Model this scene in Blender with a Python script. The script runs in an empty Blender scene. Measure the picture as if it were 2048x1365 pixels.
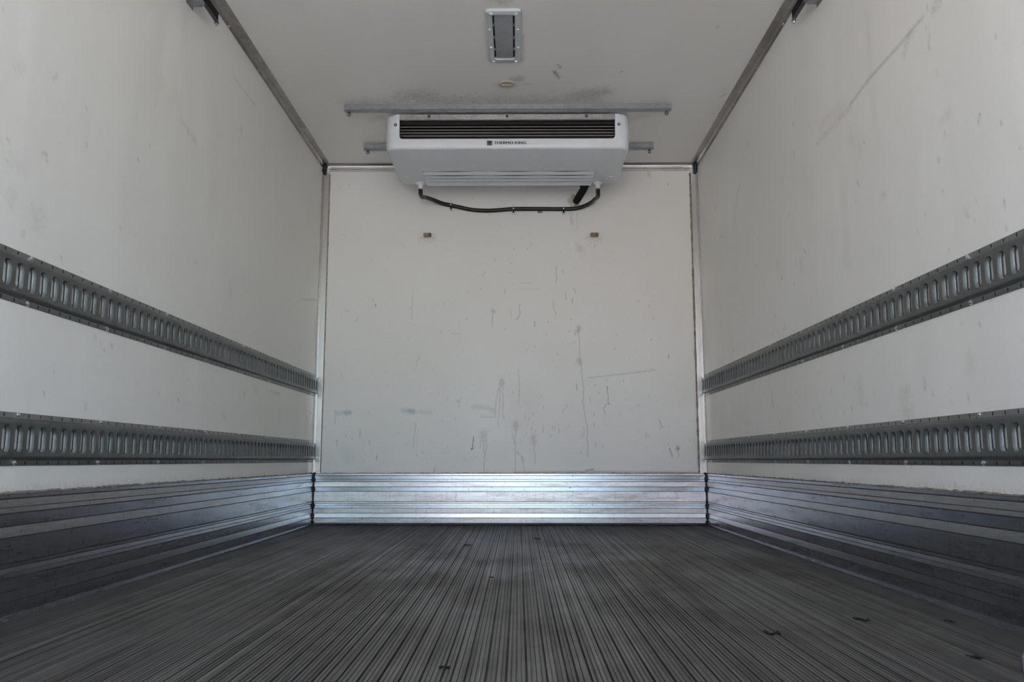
import bpy, bmesh, math, random
import numpy as np
from mathutils import Matrix, Vector

S = bpy.context.scene
COL = S.collection
rnd = random.Random(7)

# ------------------------------------------------------------------ camera
W, D, H = 1.178, 5.005, 2.233          # half width, depth of the front wall, ceiling height
CX, CH, PITCH, YAW = 0.0526, 0.3852, 0.1430, -0.0076
cp, sp, cy, sy = math.cos(PITCH), math.sin(PITCH), math.cos(YAW), math.sin(YAW)
fwd = Vector((sy * cp, cy * cp, sp)); right = Vector((cy, -sy, 0.0)); up = right.cross(fwd)
cam = bpy.data.cameras.new('camera'); cam.sensor_width = 36.0
cam.lens = 1653.0 / 2048.0 * 36.0; cam.clip_start = 0.02; cam.clip_end = 500
camo = bpy.data.objects.new('camera', cam); COL.objects.link(camo)
camo.matrix_world = Matrix(((right.x, up.x, -fwd.x, CX), (right.y, up.y, -fwd.y, 0.0),
                            (right.z, up.z, -fwd.z, CH), (0, 0, 0, 1)))
S.camera = camo

# ------------------------------------------------------------------ sky, sun, exposure
world = bpy.data.worlds.new('sky'); S.world = world; world.use_nodes = True
wn = world.node_tree.nodes; wl = world.node_tree.links
sky = wn.new('ShaderNodeTexSky'); sky.sky_type = 'NISHITA'; sky.sun_disc = False
sky.sun_elevation = math.radians(48); sky.sun_rotation = math.radians(-25)
sky.air_density = 1.0; sky.dust_density = 1.0; sky.ozone_density = 1.0
wl.new(sky.outputs[0], wn['Background'].inputs[0]); wn['Background'].inputs[1].default_value = .66
sun = bpy.data.lights.new('sun', 'SUN'); sun.energy = 20.0; sun.angle = math.radians(0.6); sun.color = (1.0, 0.95, 0.89)
suno = bpy.data.objects.new('sun', sun); COL.objects.link(suno)
suno.rotation_euler = Vector((0.42, -0.35, -0.9)).to_track_quat('-Z', 'Y').to_euler()
pl = bpy.data.lights.new('door_opening_portal', 'AREA'); pl.shape = 'RECTANGLE'; pl.size = 2.1; pl.size_y = 2.1
plo = bpy.data.objects.new('door_opening_portal', pl); COL.objects.link(plo)
plo.location = (0, -0.75, 1.05); plo.rotation_euler = (math.radians(90), 0, 0)
pl.cycles.is_portal = True
vs = S.view_settings; vs.view_transform = 'Standard'; vs.look = 'None'; vs.gamma = 1.0; vs.use_curve_mapping = False
vs.exposure = .57
cyc = S.cycles
cyc.max_bounces = 16; cyc.diffuse_bounces = 10; cyc.glossy_bounces = 6; cyc.use_denoising = True
cyc.caustics_reflective = True; cyc.sample_clamp_indirect = 10

# ------------------------------------------------------------------ materials
def mat(name, base=(.5, .5, .5), rough=.5, metal=0.0, spec=.5):
    m = bpy.data.materials.new(name); m.use_nodes = True
    b = m.node_tree.nodes['Principled BSDF']
    b.inputs['Base Color'].default_value = (*base, 1); b.inputs['Roughness'].default_value = rough
    b.inputs['Metallic'].default_value = metal; b.inputs['Specular IOR Level'].default_value = spec
    return m
class NT:
    def __init__(s, m): s.m = m; s.n = m.node_tree.nodes; s.l = m.node_tree.links; s.b = s.n['Principled BSDF']
    def pos(s, scale=(1, 1, 1)):
        g = s.n.new('ShaderNodeNewGeometry'); v = s.n.new('ShaderNodeVectorMath'); v.operation = 'MULTIPLY'
        v.inputs[1].default_value = scale; s.l.new(g.outputs['Position'], v.inputs[0]); return v.outputs[0]
    def noise(s, vec, scale, detail=3, rough=.55):
        t = s.n.new('ShaderNodeTexNoise'); t.inputs['Scale'].default_value = scale
        t.inputs['Detail'].default_value = detail; t.inputs['Roughness'].default_value = rough
        s.l.new(vec, t.inputs['Vector']); return t.outputs['Fac']
    def ramp(s, fac, a, b, c0=(0, 0, 0, 1), c1=(1, 1, 1, 1)):
        r = s.n.new('ShaderNodeValToRGB'); e = r.color_ramp.elements
        e[0].position = a; e[1].position = b; e[0].color = c0; e[1].color = c1
        s.l.new(fac, r.inputs[0]); return r.outputs[0]
    def mix(s, fac, a, b, kind='MIX'):
        x = s.n.new('ShaderNodeMix'); x.data_type = 'RGBA'; x.blend_type = kind
        for i, v in ((0, fac), (6, a), (7, b)):
            if hasattr(v, 'is_linked'): s.l.new(v, x.inputs[i])
            else: x.inputs[i].default_value = v if i == 0 else (*v[:3], 1)
        return x.outputs[2]
    def maths(s, op, a, b):
        x = s.n.new('ShaderNodeMath'); x.operation = op
        for i, v in ((0, a), (1, b)):
            if hasattr(v, 'is_linked'): s.l.new(v, x.inputs[i])
            else: x.inputs[i].default_value = v
        return x.outputs[0]
    def bump(s, h, strength, dist, prev=None):
        x = s.n.new('ShaderNodeBump'); x.inputs['Strength'].default_value = strength; x.inputs['Distance'].default_value = dist
        s.l.new(h, x.inputs['Height'])
        if prev is not None: s.l.new(prev, x.inputs['Normal'])
        return x.outputs[0]
    def to(s, out, name): s.l.new(out, s.b.inputs[name])

def panel_mat(name, wave):
    m = mat(name, (.7, .69, .66), .42); t = NT(m)
    a = t.n.new('ShaderNodeAttribute'); a.attribute_name = 'wear'
    p = t.pos()
    cloud = t.ramp(t.noise(p, 1.1, 4), .3, .75, (.965, .955, .935, 1), (1.02, 1.02, 1.02, 1))
    c = t.mix(1.0, a.outputs['Color'], cloud, 'MULTIPLY')
    fleck = t.ramp(t.noise(p, 95, 2, .5), .70, .78)
    zone = t.ramp(t.noise(p, 2.3, 2), .45, .68)
    c = t.mix(t.maths('MULTIPLY', t.maths('MULTIPLY', fleck, zone), .45), c, (.25, .23, .21))
    t.to(c, 'Base Color')
    h = t.bump(t.noise(p, 190, 2, .5), .4, .0014)
    if wave: h = t.bump(t.noise(t.pos((1, 1.6, .08)), 2.6, 2), .35, .03, h)
    t.to(h, 'Normal'); t.to(t.ramp(t.noise(p, 3, 3), .3, .7, (.36,) * 3 + (1,), (.5,) * 3 + (1,)), 'Roughness')
    return m
M = {}
M['panel'] = panel_mat('white_panel', False)
M['panel_side'] = panel_mat('white_side_panel', True)

def metal_mat(name, base, rough, dirt, dscale=14, stretch=(1, 1, 1), metal=1.0, damt=.5, grain=.15, fmin=.82):
    m = mat(name, base, rough, metal); t = NT(m); p = t.pos(stretch)
    n = t.noise(p, dscale, 6, .65)
    fac = t.maths('MULTIPLY', t.ramp(n, .46, .66), damt)
    fine = t.ramp(t.noise(p, dscale * 9, 3, .6), .3, .7, (fmin,) * 3 + (1,), (1.12 if fmin < .9 else 1.02,) * 3 + (1,))
    c = t.mix(fac, t.mix(1.0, base, fine, 'MULTIPLY'), dirt)
    t.to(c, 'Base Color')
    r = t.maths('ADD', t.maths('MULTIPLY', n, grain * 2), rough - grain)
    t.to(r, 'Roughness'); return m
M['kick'] = metal_mat('scuffed_aluminium', (.40, .42, .465), .26, (.24, .215, .215), 15, (.3, .3, 2.6), 1.0, .65, .08)  # blue tint in the base colour stands for reflected sky
M['kick_smooth'] = metal_mat('smooth_aluminium', (.33, .335, .345), .24, (.24, .23, .22), 12, (.25, .25, 2.0), 1.0, .4, .04)
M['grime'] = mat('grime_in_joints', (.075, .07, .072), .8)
for k_ in ('kick', 'kick_smooth'):       # upright scratches and small pits on the scuffed faces
    t = NT(M[k_]); old = t.b.inputs['Base Color'].links[0].from_socket
    sc_ = t.ramp(t.noise(t.pos((80, 80, 4)), 1.0, 3, .6), .56, .70); pit = t.ramp(t.noise(t.pos(), 60, 2, .5), .66, .72)
    c = t.mix(t.maths('MULTIPLY', sc_, .38 if k_ == 'kick' else .12), old, (.16, .15, .15)); c = t.mix(t.maths('MULTIPLY', pit, .6), c, (.07, .065, .06)); t.to(c, 'Base Color')
M['trim'] = metal_mat('mill_aluminium', (.66, .65, .64), .26, (.42, .40, .38), 5, (1, 1, .4), 1.0, .3, .05, .93)
M['trimtop'] = metal_mat('dull_aluminium', (.42, .405, .385), .42, (.22, .20, .18), 5, (1, .5, 1), 1.0, .5, .1)
M['track'] = metal_mat('dull_galvanised_steel', (.205, .225, .223), .48, (.135, .125, .12), 16, (1, 1, 1), .9, .4, .05, .9)
M['flange'] = metal_mat('dusty_galvanised_flange', (.30, .31, .305), .5, (.2, .2, .195), 16, (1, 1, 1), .8, .45, .06, .9)
M['cut_edge'] = mat('dark_cut_edge', (.04, .032, .028), .8)
M['galv'] = metal_mat('galvanised_steel', (.36, .38, .40), .46, (.2, .2, .2), 30, (1, 1, 1), .85, .4, .1)
M['screw'] = mat('bright_zinc', (.75, .75, .76), .22, 1.0)
M['darkscrew'] = mat('dark_screw', (.09, .08, .08), .4, .8)
M['black'] = metal_mat('black_sealant', (.012, .012, .014), .5, (.03, .028, .026), 40, (1, 1, 1), 0.0, .6, .1)
M['hole'] = mat('dark_hole', (.02, .018, .017), .9)
M['rubber'] = metal_mat('black_rubber_hose', (.012, .012, .013), .42, (.03, .03, .03), 50, (1, 1, 1), 0.0, .4, .08)
M['foam'] = metal_mat('black_foam_insulation', (.01, .01, .011), .8, (.025, .025, .025), 60, (1, 1, 1), 0.0, .5, .05)
M['casing'] = metal_mat('white_casing_plastic', (.76, .79, .83), .38, (.70, .72, .75), 2.5, (1, 1, 1), 0.0, .35, .03, .96)
M['fin'] = mat('coil_tube', (.62, .56, .53), .5, .2)
M['coil'] = mat('dark_coil', (.009, .007, .006), .7)
M['strip'] = metal_mat('evaporator_strip', (.50, .47, .45), .4, (.24, .19, .17), 20, (1, 1, 1), .8, .5, .08)
M['sealant'] = metal_mat('old_sealant', (.30, .255, .205), .7, (.10, .08, .065), 30, (1, 1, 1), 0.0, .8, .05)
M['lampframe'] = mat('grey_lamp_frame', (.58, .62, .64), .4)
M['whitecap'] = mat('white_screw_cap', (.8, .8, .8), .3)
M['lamplens'] = metal_mat('frosted_lamp_lens', (.34, .36, .38), .3, (.22, .22, .23), 12, (1, 1, 1), 0.0, .6, .06)
M['cream'] = metal_mat('cream_plug', (.62, .58, .48), .5, (.42, .37, .28), 30, (1, 1, 1), 0.0, .6, .05)
M['tan'] = metal_mat('tan_peg', (.33, .27, .19), .6, (.12, .09, .07), 70, (1, 1, 1), 0.0, .8, .05)
M['rust'] = metal_mat('rusty_peg', (.28, .20, .16), .6, (.10, .045, .035), 70, (1, 1, 1), 0.0, .9, .05)
M['ink'] = mat('black_ink', (.010, .011, .013), .4)
M['teal'] = mat('teal_ink', (.16, .25, .28), .4)
M['mark'] = mat('black_mark', (.008, .008, .008), .6)
M['hole'].node_tree.nodes['Principled BSDF'].inputs['Specular IOR Level'].default_value = .1
M['channel'] = metal_mat('dark_steel_channel', (.11, .115, .12), .45, (.05, .05, .05), 20, (1, 1, 1), .9, .5, .08)
M['asphalt'] = metal_mat('yard_concrete', (.61, .585, .555), .8, (.50, .48, .45), 1.2, (1, 1, 1), 0.0, .6, .05)
M['render'] = metal_mat('pale_render', (.62, .57, .54), .8, (.60, .55, .52), .6, (1, 1, 1), 0.0, .5, .05)

def floor_mat():
    m = mat('ribbed_aluminium', (.2, .2, .2), .45, .7); t = NT(m)
    g = t.n.new('ShaderNodeNewGeometry'); sx = t.n.new('ShaderNodeSeparateXYZ'); t.l.new(g.outputs['Position'], sx.inputs[0])
    streak = t.noise(t.pos((60, .5, 1)), 1.0, 4, .6)
    blot = t.noise(t.pos((1, .45, 1)), 3.2, 5, .6)
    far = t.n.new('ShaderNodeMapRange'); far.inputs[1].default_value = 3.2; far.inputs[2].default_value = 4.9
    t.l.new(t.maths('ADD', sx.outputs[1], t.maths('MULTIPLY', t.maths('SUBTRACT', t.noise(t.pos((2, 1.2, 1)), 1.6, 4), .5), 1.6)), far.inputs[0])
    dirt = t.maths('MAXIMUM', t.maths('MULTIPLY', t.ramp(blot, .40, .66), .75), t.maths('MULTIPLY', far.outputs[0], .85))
    dirt = t.maths('MULTIPLY', dirt, t.ramp(t.noise(t.pos((110, .8, 1)), 1.0, 3, .6), .25, .62, (1, 1, 1, 1), (.45, .45, .45, 1)))
    c = t.mix(t.ramp(streak, .3, .72), (.066, .061, .056), (.31, .295, .275))
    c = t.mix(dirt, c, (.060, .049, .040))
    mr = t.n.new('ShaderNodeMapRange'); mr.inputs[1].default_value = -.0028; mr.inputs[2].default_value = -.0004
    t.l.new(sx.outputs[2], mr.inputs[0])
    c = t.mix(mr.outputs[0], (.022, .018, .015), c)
    t.to(c, 'Base Color')
    t.to(t.maths('SUBTRACT', .72, t.maths('MULTIPLY', dirt, .7)), 'Metallic'); t.b.inputs['Specular IOR Level'].default_value = .15
    t.to(t.maths('ADD', t.maths('MULTIPLY', dirt, .35), t.maths('ADD', t.maths('MULTIPLY', blot, .2), .33)), 'Roughness')
    return m
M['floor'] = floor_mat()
M['floor_edge'] = metal_mat('worn_edge_strip', (.10, .095, .09), .55, (.05, .043, .037), 6, (3, .5, 1), .35, .8, .08)

# ------------------------------------------------------------------ helpers
def tag(o, label=None, cat=None, group=None, kind=None):
    if label: o['label'] = label
    if cat: o['category'] = cat
    if group: o['group'] = group
    if kind: o['kind'] = kind
    return o
class MB:
    def __init__(s): s.v = []; s.f = []; s.mi = []
    def add(s, vs, fs, mi=0):
        b = len(s.v); s.v += [tuple(p) for p in vs]; s.f += [tuple(b + i for i in f) for f in fs]; s.mi += [mi] * len(fs); return s
    def box(s, x0, x1, y0, y1, z0, z1, mi=0):
        v = [(x0, y0, z0), (x1, y0, z0), (x1, y1, z0), (x0, y1, z0), (x0, y0, z1), (x1, y0, z1), (x1, y1, z1), (x0, y1, z1)]
        return s.add(v, [(3, 2, 1, 0), (4, 5, 6, 7), (0, 1, 5, 4), (1, 2, 6, 5), (2, 3, 7, 6), (3, 0, 4, 7)], mi)
    def prism(s, prof, axis, a, b, mi=0, closed=True):
        """extrude a 2D profile along an axis; profile pairs are the other two axes in x,y,z order"""
        n = len(prof)
        def P(u, w, t): return {'x': (t, u, w), 'y': (u, t, w), 'z': (u, w, t)}[axis]
        v = [P(u, w, a) for u, w in prof] + [P(u, w, b) for u, w in prof]
        fs = [(i, (i + 1) % n, n + (i + 1) % n, n + i) for i in range(n if closed else n - 1)]
        if closed: fs += [tuple(range(n - 1, -1, -1)), tuple(range(n, 2 * n))]
        return s.add(v, fs, mi)
    def tube(s, pts, r, seg=10, caps=True, mi=0):
        pts = [Vector(p) for p in pts]; n = len(pts); rr = r if isinstance(r, (list, tuple)) else [r] * n
        vs = []; t0 = (pts[1] - pts[0]).normalized()
        u = t0.cross(Vector((0, 0, 1)))
        if u.length < .1: u = t0.cross(Vector((1, 0, 0)))
        u.normalize()
        for i, p in enumerate(pts):
            t = (pts[min(i + 1, n - 1)] - pts[max(i - 1, 0)]).normalized()
            u = (u - t * u.dot(t)).normalized(); w = t.cross(u)
            vs += [p + (u * math.cos(k * 2 * math.pi / seg) + w * math.sin(k * 2 * math.pi / seg)) * rr[i] for k in range(seg)]
        fs = [(i * seg + k, i * seg + (k + 1) % seg, (i + 1) * seg + (k + 1) % seg, (i + 1) * seg + k) for i in range(n - 1) for k in range(seg)]
        if caps: fs += [tuple(range(seg - 1, -1, -1)), tuple((n - 1) * seg + k for k in range(seg))]
        return s.add(vs, fs, mi)
    def lathe(s, prof, c, ax, seg=16, mi=0):
        """prof: (radius, height along ax) list"""
        ax = Vector(ax).normalized(); u = ax.orthogonal().normalized(); w = ax.cross(u); c = Vector(c); vs = []
        for r, h in prof:
            vs += [c + ax * h + (u * math.cos(k * 2 * math.pi / seg) + w * math.sin(k * 2 * math.pi / seg)) * r for k in range(seg)]
        n = len(prof)
        fs = [(i * seg + k, i * seg + (k + 1) % seg, (i + 1) * seg + (k + 1) % seg, (i + 1) * seg + k) for i in range(n - 1) for k in range(seg)]
        fs += [tuple(range(seg - 1, -1, -1)), tuple((n - 1) * seg + k for k in range(seg))]
        return s.add(vs, fs, mi)
    def build(s, name, m, parent=None, smooth=None, bevel=None, off=(0, 0, 0)):
        me = bpy.data.meshes.new(name)
        o3 = Vector(off)
        me.from_pydata([Vector(p) - o3 for p in s.v], [], s.f)
        for x in (m if isinstance(m, (list, tuple)) else [m]): me.materials.append(x)
        if any(s.mi): me.polygons.foreach_set('material_index', s.mi)
        bm = bmesh.new(); bm.from_mesh(me); bmesh.ops.recalc_face_normals(bm, faces=bm.faces)
        if bevel:
            bmesh.ops.bevel(bm, geom=[e for e in bm.edges if len(e.link_faces) == 2 and e.calc_face_angle(0) > .5], offset=bevel[0], segments=bevel[1], affect='EDGES', profile=.5)
        bm.to_mesh(me); bm.free()
        if smooth:
            me.polygons.foreach_set('use_smooth', [True] * len(me.polygons)); me.set_sharp_from_angle(angle=math.radians(smooth))
        o = bpy.data.objects.new(name, me); COL.objects.link(o); o.location = o3
        if parent is not None: o.parent = parent; o.location = o3 - wloc(parent)
        return o
def empty(name, loc=(0, 0, 0)):
    o = bpy.data.objects.new(name, None); COL.objects.link(o); o.location = loc; o.empty_display_size = .05; return o
def inst(src, parent, loc, rot=None, name=None, label=None):
    o = src.copy(); COL.objects.link(o); o.parent = parent; o.location = Vector(loc) - (wloc(parent) if parent else Vector())
    if rot is not None: o.rotation_euler = rot
    if name: o.name = name
    return o
def wloc(o):
    p = Vector(o.location)
    while o.parent: o = o.parent; p = p + o.location
    return p

# wear on the panels: (ink, strength, width, [(along, up) in metres ...])
BACK = [('k',0.75,0.006,[(-0.829,1.338),(-0.826,1.322)]),('b',0.6,0.004,[(-1.013,1.295),(-0.991,1.295)]),('g',0.35,0.003,[(-0.593,1.419),(-0.602,1.363),(-0.602,1.238)]),('g',0.4,0.005,[(-0.953,1.229),(-0.929,1.248)]),('k',0.55,0.0055,[(-0.091,1.621),(-0.088,1.614)]),('k',0.55,0.0055,[(-0.165,1.523),(-0.162,1.516)]),('k',0.55,0.0055,[(-0.18,1.434),(-0.177,1.428)]),('k',0.55,0.0055,[(-0.032,1.428),(-0.028,1.421)]),('k',0.55,0.0055,[(-0.032,1.412),(-0.028,1.406)]),('k',0.55,0.0055,[(-0.265,1.247),(-0.262,1.24)]),('k',0.55,0.0055,[(0.024,1.69),(0.027,1.684)]),('k',0.55,0.0055,[(0.108,1.69),(0.111,1.684)]),('k',0.55,0.0055,[(0.133,1.719),(0.136,1.713)]),('k',0.55,0.0055,[(-0.001,1.538),(0.002,1.532)]),('k',0.55,0.0055,[(0.005,1.595),(0.009,1.589)]),('k',0.55,0.0055,[(0.238,1.227),(0.242,1.221)]),('k',0.55,0.0055,[(0.377,1.243),(0.38,1.236)]),('k',0.55,0.0055,[(0.37,1.168),(0.373,1.162)]),('k',0.55,0.0055,[(0.396,1.1),(0.399,1.094)]),('k',0.55,0.0055,[(0.859,1.323),(0.862,1.317)]),('k',0.55,0.0055,[(0.882,1.251),(0.885,1.245)]),('k',0.55,0.0055,[(0.867,1.115),(0.869,1.109)]),('k',0.55,0.0055,[(0.792,1.354),(0.795,1.348)]),('k',0.55,0.0055,[(0.657,1.146),(0.66,1.14)]),('k',0.55,0.0055,[(0.53,1.715),(0.533,1.708)]),('k',0.55,0.0055,[(0.524,1.702),(0.527,1.696)]),('k',0.55,0.0055,[(0.394,1.43),(0.397,1.424)]),('k',0.55,0.0055,[(-0.376,0.755),(-0.373,0.749)]),('k',0.55,0.0055,[(-0.067,0.816),(-0.064,0.81)]),('k',0.55,0.0055,[(-0.034,0.643),(-0.031,0.637)]),('k',0.55,0.0055,[(0.666,0.661),(0.669,0.655)]),('k',0.55,0.0055,[(0.775,0.712),(0.778,0.706)]),('k',0.55,0.0055,[(0.588,0.867),(0.591,0.861)]),('k',0.55,0.0055,[(0.518,0.837),(0.521,0.83)]),('k',0.55,0.0055,[(0.541,0.791),(0.544,0.785)]),('k',0.55,0.0055,[(0.187,0.77),(0.19,0.764)]),('k',0.55,0.0055,[(0.021,0.794),(0.024,0.788)]),('k',0.55,0.0055,[(0.292,1.026),(0.295,1.02)]),('k',0.55,0.0055,[(0.106,1.051),(0.109,1.045)]),('k',0.55,0.0055,[(0.643,1.06),(0.646,1.053)]),('k',0.55,0.004,[(0.287,1.572),(0.289,1.471)]),('k',0.5,0.005,[(0.327,1.55),(0.327,1.531)]),('k',0.5,0.004,[(0.403,1.424),(0.406,1.402)]),('k',0.5,0.004,[(0.347,1.399),(0.347,1.361)]),('k',0.75,0.005,[(0.387,1.37),(0.384,1.342)]),('k',0.55,0.005,[(0.061,1.34),(0.064,1.299),(0.061,1.262),(0.042,1.237)]),('g',0.4,0.005,[(0.005,1.302),(0.009,1.249)]),('k',0.45,0.004,[(0.264,1.358),(0.273,1.314),(0.285,1.271)]),('k',0.5,0.006,[(0.156,1.227),(0.156,1.196)]),('g',0.5,0.02,[(-0.102,1.296),(-0.099,1.287)]),('k',0.5,0.004,[(-0.105,1.274),(-0.105,1.197)]),('g',0.55,0.022,[(0.422,1.19),(0.422,1.168)]),('k',0.55,0.004,[(0.406,1.162),(0.403,1.137)]),('k',0.5,0.0045,[(0.425,1.168),(0.429,1.051),(0.432,0.977),(0.442,0.867),(0.451,0.812),(0.444,0.746),(0.455,0.655),(0.466,0.58),(0.468,0.505),(0.471,0.476),(0.467,0.404)]),('g',0.5,0.02,[(0.423,0.989),(0.428,0.971)]),('g',0.2,0.012,[(-0.35,1.15),(-0.304,1.15)]),('y',0.25,0.012,[(0.064,1.468),(0.141,1.468)]),('y',0.2,0.008,[(0.049,1.431),(0.187,1.43)]),('n',0.5,0.006,[(-0.547,1.015),(-0.564,0.978)]),('g',0.4,0.004,[(-0.564,0.972),(-0.573,0.954)]),('b',0.35,0.02,[(-1.04,0.665),(-0.965,0.668)]),('b',0.4,0.018,[(-0.995,0.668),(-0.965,0.668)]),('b',0.4,0.024,[(-0.644,0.68),(-0.587,0.674)]),('b',0.45,0.02,[(-0.608,0.68),(-0.584,0.677)]),('b',0.25,0.018,[(-0.572,0.674),(-0.475,0.668)]),('b',0.28,0.02,[(-0.221,0.704),(-0.133,0.698),(-0.094,0.68)]),('b',0.22,0.014,[(-0.172,0.641),(-0.103,0.641)]),('b',0.15,0.05,[(-0.989,0.446),(-0.972,0.387)]),('g',0.5,0.004,[(-1.056,0.686),(-1.054,0.602)]),('n',0.4,0.006,[(-0.567,0.608),(-0.572,0.536),(-0.58,0.458)]),('g',0.25,0.005,[(-0.552,0.566),(-0.559,0.476)]),('d',0.85,0.006,[(-0.214,0.524),(-0.22,0.482),(-0.226,0.452)]),('d',0.9,0.009,[(-0.228,0.449),(-0.22,0.452)]),('k',0.6,0.005,[(-0.799,0.414),(-0.801,0.387)]),('n',0.35,0.035,[(-0.157,0.548),(-0.157,0.518)]),('g',0.5,0.004,[(-0.175,0.506),(-0.177,0.452)]),('g',0.55,0.0055,[(-0.157,0.5),(-0.15,0.416),(-0.156,0.298)]),('g',0.5,0.005,[(-0.139,0.506),(-0.136,0.461),(-0.15,0.416)]),('g',0.45,0.024,[(-0.046,0.861),(-0.049,0.837)]),('g',0.5,0.004,[(-0.064,0.816),(-0.082,0.746),(-0.088,0.686),(-0.085,0.637)]),('g',0.5,0.004,[(-0.055,0.822),(-0.061,0.701),(-0.07,0.577)]),('g',0.45,0.003,[(-0.04,0.822),(-0.04,0.631)]),('k',0.4,0.003,[(-0.294,0.758),(-0.309,0.722),(-0.312,0.701)]),('k',0.5,0.004,[(-0.449,0.333),(-0.455,0.298)]),('g',0.4,0.004,[(-0.44,0.339),(-0.452,0.328)]),('n',0.4,0.03,[(0.036,0.604),(0.036,0.583)]),('k',0.45,0.0035,[(0.039,0.571),(0.033,0.476),(0.033,0.387),(0.035,0.298)]),('k',0.4,0.003,[(0.018,0.541),(0.03,0.482)]),('g',0.45,0.005,[(0.054,0.935),(0.051,0.898)]),('g',0.5,0.0045,[(0.054,0.898),(0.06,0.837),(0.054,0.725)]),('b',0.35,0.008,[(0.473,0.879),(0.61,0.894)]),('b',0.4,0.009,[(0.61,0.894),(0.883,0.925)]),('k',0.6,0.008,[(0.59,0.827),(0.593,0.806)]),('k',0.65,0.0045,[(0.593,0.806),(0.598,0.721)]),('k',0.6,0.003,[(0.607,0.721),(0.582,0.718),(0.567,0.691),(0.581,0.658)]),('k',0.55,0.006,[(0.406,0.84),(0.408,0.806)]),('n',0.4,0.006,[(0.483,0.767),(0.492,0.728)]),('n',0.35,0.028,[(0.144,0.524),(0.147,0.494)]),('k',0.45,0.0045,[(0.147,0.482),(0.152,0.357)]),('n',0.4,0.012,[(0.074,0.402),(0.077,0.381)]),('k',0.4,0.0035,[(0.042,0.434),(0.068,0.41),(0.083,0.357),(0.092,0.295)]),('k',0.55,0.006,[(0.903,0.625),(0.917,0.577)]),('r',0.5,0.01,[(0.961,0.455),(0.972,0.404)]),('r',0.7,0.016,[(1.006,0.458),(1.012,0.449)]),('r',0.4,0.006,[(1.009,0.44),(1.011,0.401)]),('k',0.55,0.01,[(0.454,0.322),(0.501,0.33)]),('k',0.6,0.006,[(0.971,1.019),(0.97,0.998)]),('k',0.5,0.005,[(0.823,0.547),(0.825,0.523)]),('k',0.45,0.0045,[(0.27,0.586),(0.27,0.562)]),('k',0.45,0.0045,[(0.201,0.586),(0.201,0.55)]),('k',0.45,0.0045,[(0.255,0.589),(0.255,0.571)]),('k',0.45,0.0045,[(0.132,0.58),(0.132,0.562)]),('k',0.45,0.0045,[(0.297,0.565),(0.297,0.547)]),('k',0.45,0.0045,[(0.249,0.535),(0.249,0.52)]),('k',0.45,0.0045,[(0.093,0.649),(0.093,0.634)]),('k',0.45,0.0045,[(0.117,0.634),(0.117,0.622)]),('k',0.45,0.0045,[(0.141,0.667),(0.141,0.649)]),('k',0.45,0.0045,[(0.205,0.707),(0.205,0.689)]),('k',0.45,0.0045,[(0.344,0.716),(0.344,0.691)]),('k',0.45,0.0045,[(0.323,0.691),(0.322,0.667)]),('k',0.45,0.0045,[(0.509,0.67),(0.509,0.652)]),('k',0.45,0.0045,[(0.508,0.607),(0.508,0.583)]),('k',0.45,0.0045,[(0.448,0.559),(0.447,0.523)]),('k',0.45,0.0045,[(0.519,0.488),(0.518,0.464)]),('k',0.45,0.0045,[(0.428,0.44),(0.428,0.422)]),('k',0.45,0.0045,[(0.56,0.476),(0.56,0.452)]),('k',0.45,0.0045,[(0.691,0.867),(0.691,0.855)]),('k',0.45,0.0045,[(-0.315,0.746),(-0.315,0.731)]),('k',0.45,0.0045,[(-0.329,0.638),(-0.329,0.626)]),('k',0.45,0.0045,[(-0.405,0.626),(-0.405,0.614)]),('k',0.45,0.0045,[(-0.985,0.536),(-0.985,0.524)]),('k',0.45,0.0045,[(-0.949,0.518),(-0.948,0.506)]),('k',0.45,0.0045,[(-0.843,0.506),(-0.842,0.476)]),('k',0.45,0.0045,[(-0.902,0.572),(-0.9,0.518)]),('k',0.45,0.0045,[(-1.039,0.506),(-1.038,0.47)]),('y',0.45,0.02,[(0.874,2.193),(0.876,2.153)]),('g',0.3,0.006,[(0.393,1.917),(0.392,1.837)]),('g',0.25,0.006,[(0.421,1.917),(0.417,1.805)]),('n',0.3,0.012,[(0.199,1.937),(0.202,1.918)]),('g',0.25,0.012,[(0.38,1.918),(0.386,1.847)]),('n',0.3,0.05,[(0.416,1.992),(0.422,1.982)]),('y',0.3,0.05,[(0.378,1.998),(0.403,1.972)]),('g',0.25,0.03,[(0.428,1.696),(0.437,1.677)]),('n',0.25,0.045,[(-0.53,1.762),(-0.487,1.759)]),('n',0.3,0.003,[(-0.574,1.749),(-0.537,1.765)]),('n',0.3,0.003,[(-0.487,1.759),(-0.455,1.749)]),('n',0.25,0.045,[(0.506,1.76),(0.55,1.756)]),('n',0.3,0.003,[(0.463,1.747),(0.5,1.763)]),('n',0.3,0.003,[(0.55,1.756),(0.581,1.747)]),('k',0.6,0.005,[(-1.011,2.103),(-1.011,2.097)]),('k',0.6,0.009,[(0.997,2.101),(0.997,2.098)]),('k',0.4,0.005,[(-1.07,2.08),(-1.07,2.077)]),('n',0.25,0.03,[(1.151,1.612),(1.139,1.05)]),('n',0.35,0.025,[(1.139,1.05),(1.141,0.745),(1.135,0.357)]),('n',0.15,0.02,[(-1.139,1.364),(-1.136,0.808)]),('n',0.35,0.012,[(-1.136,0.808),(-1.135,0.506)]),('g',0.45,0.014,[(0.032,0.31),(0.48,0.316),(1.121,0.31)]),('g',0.4,0.012,[(-1.104,0.298),(-0.356,0.298),(-0.057,0.295)])]
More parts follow.
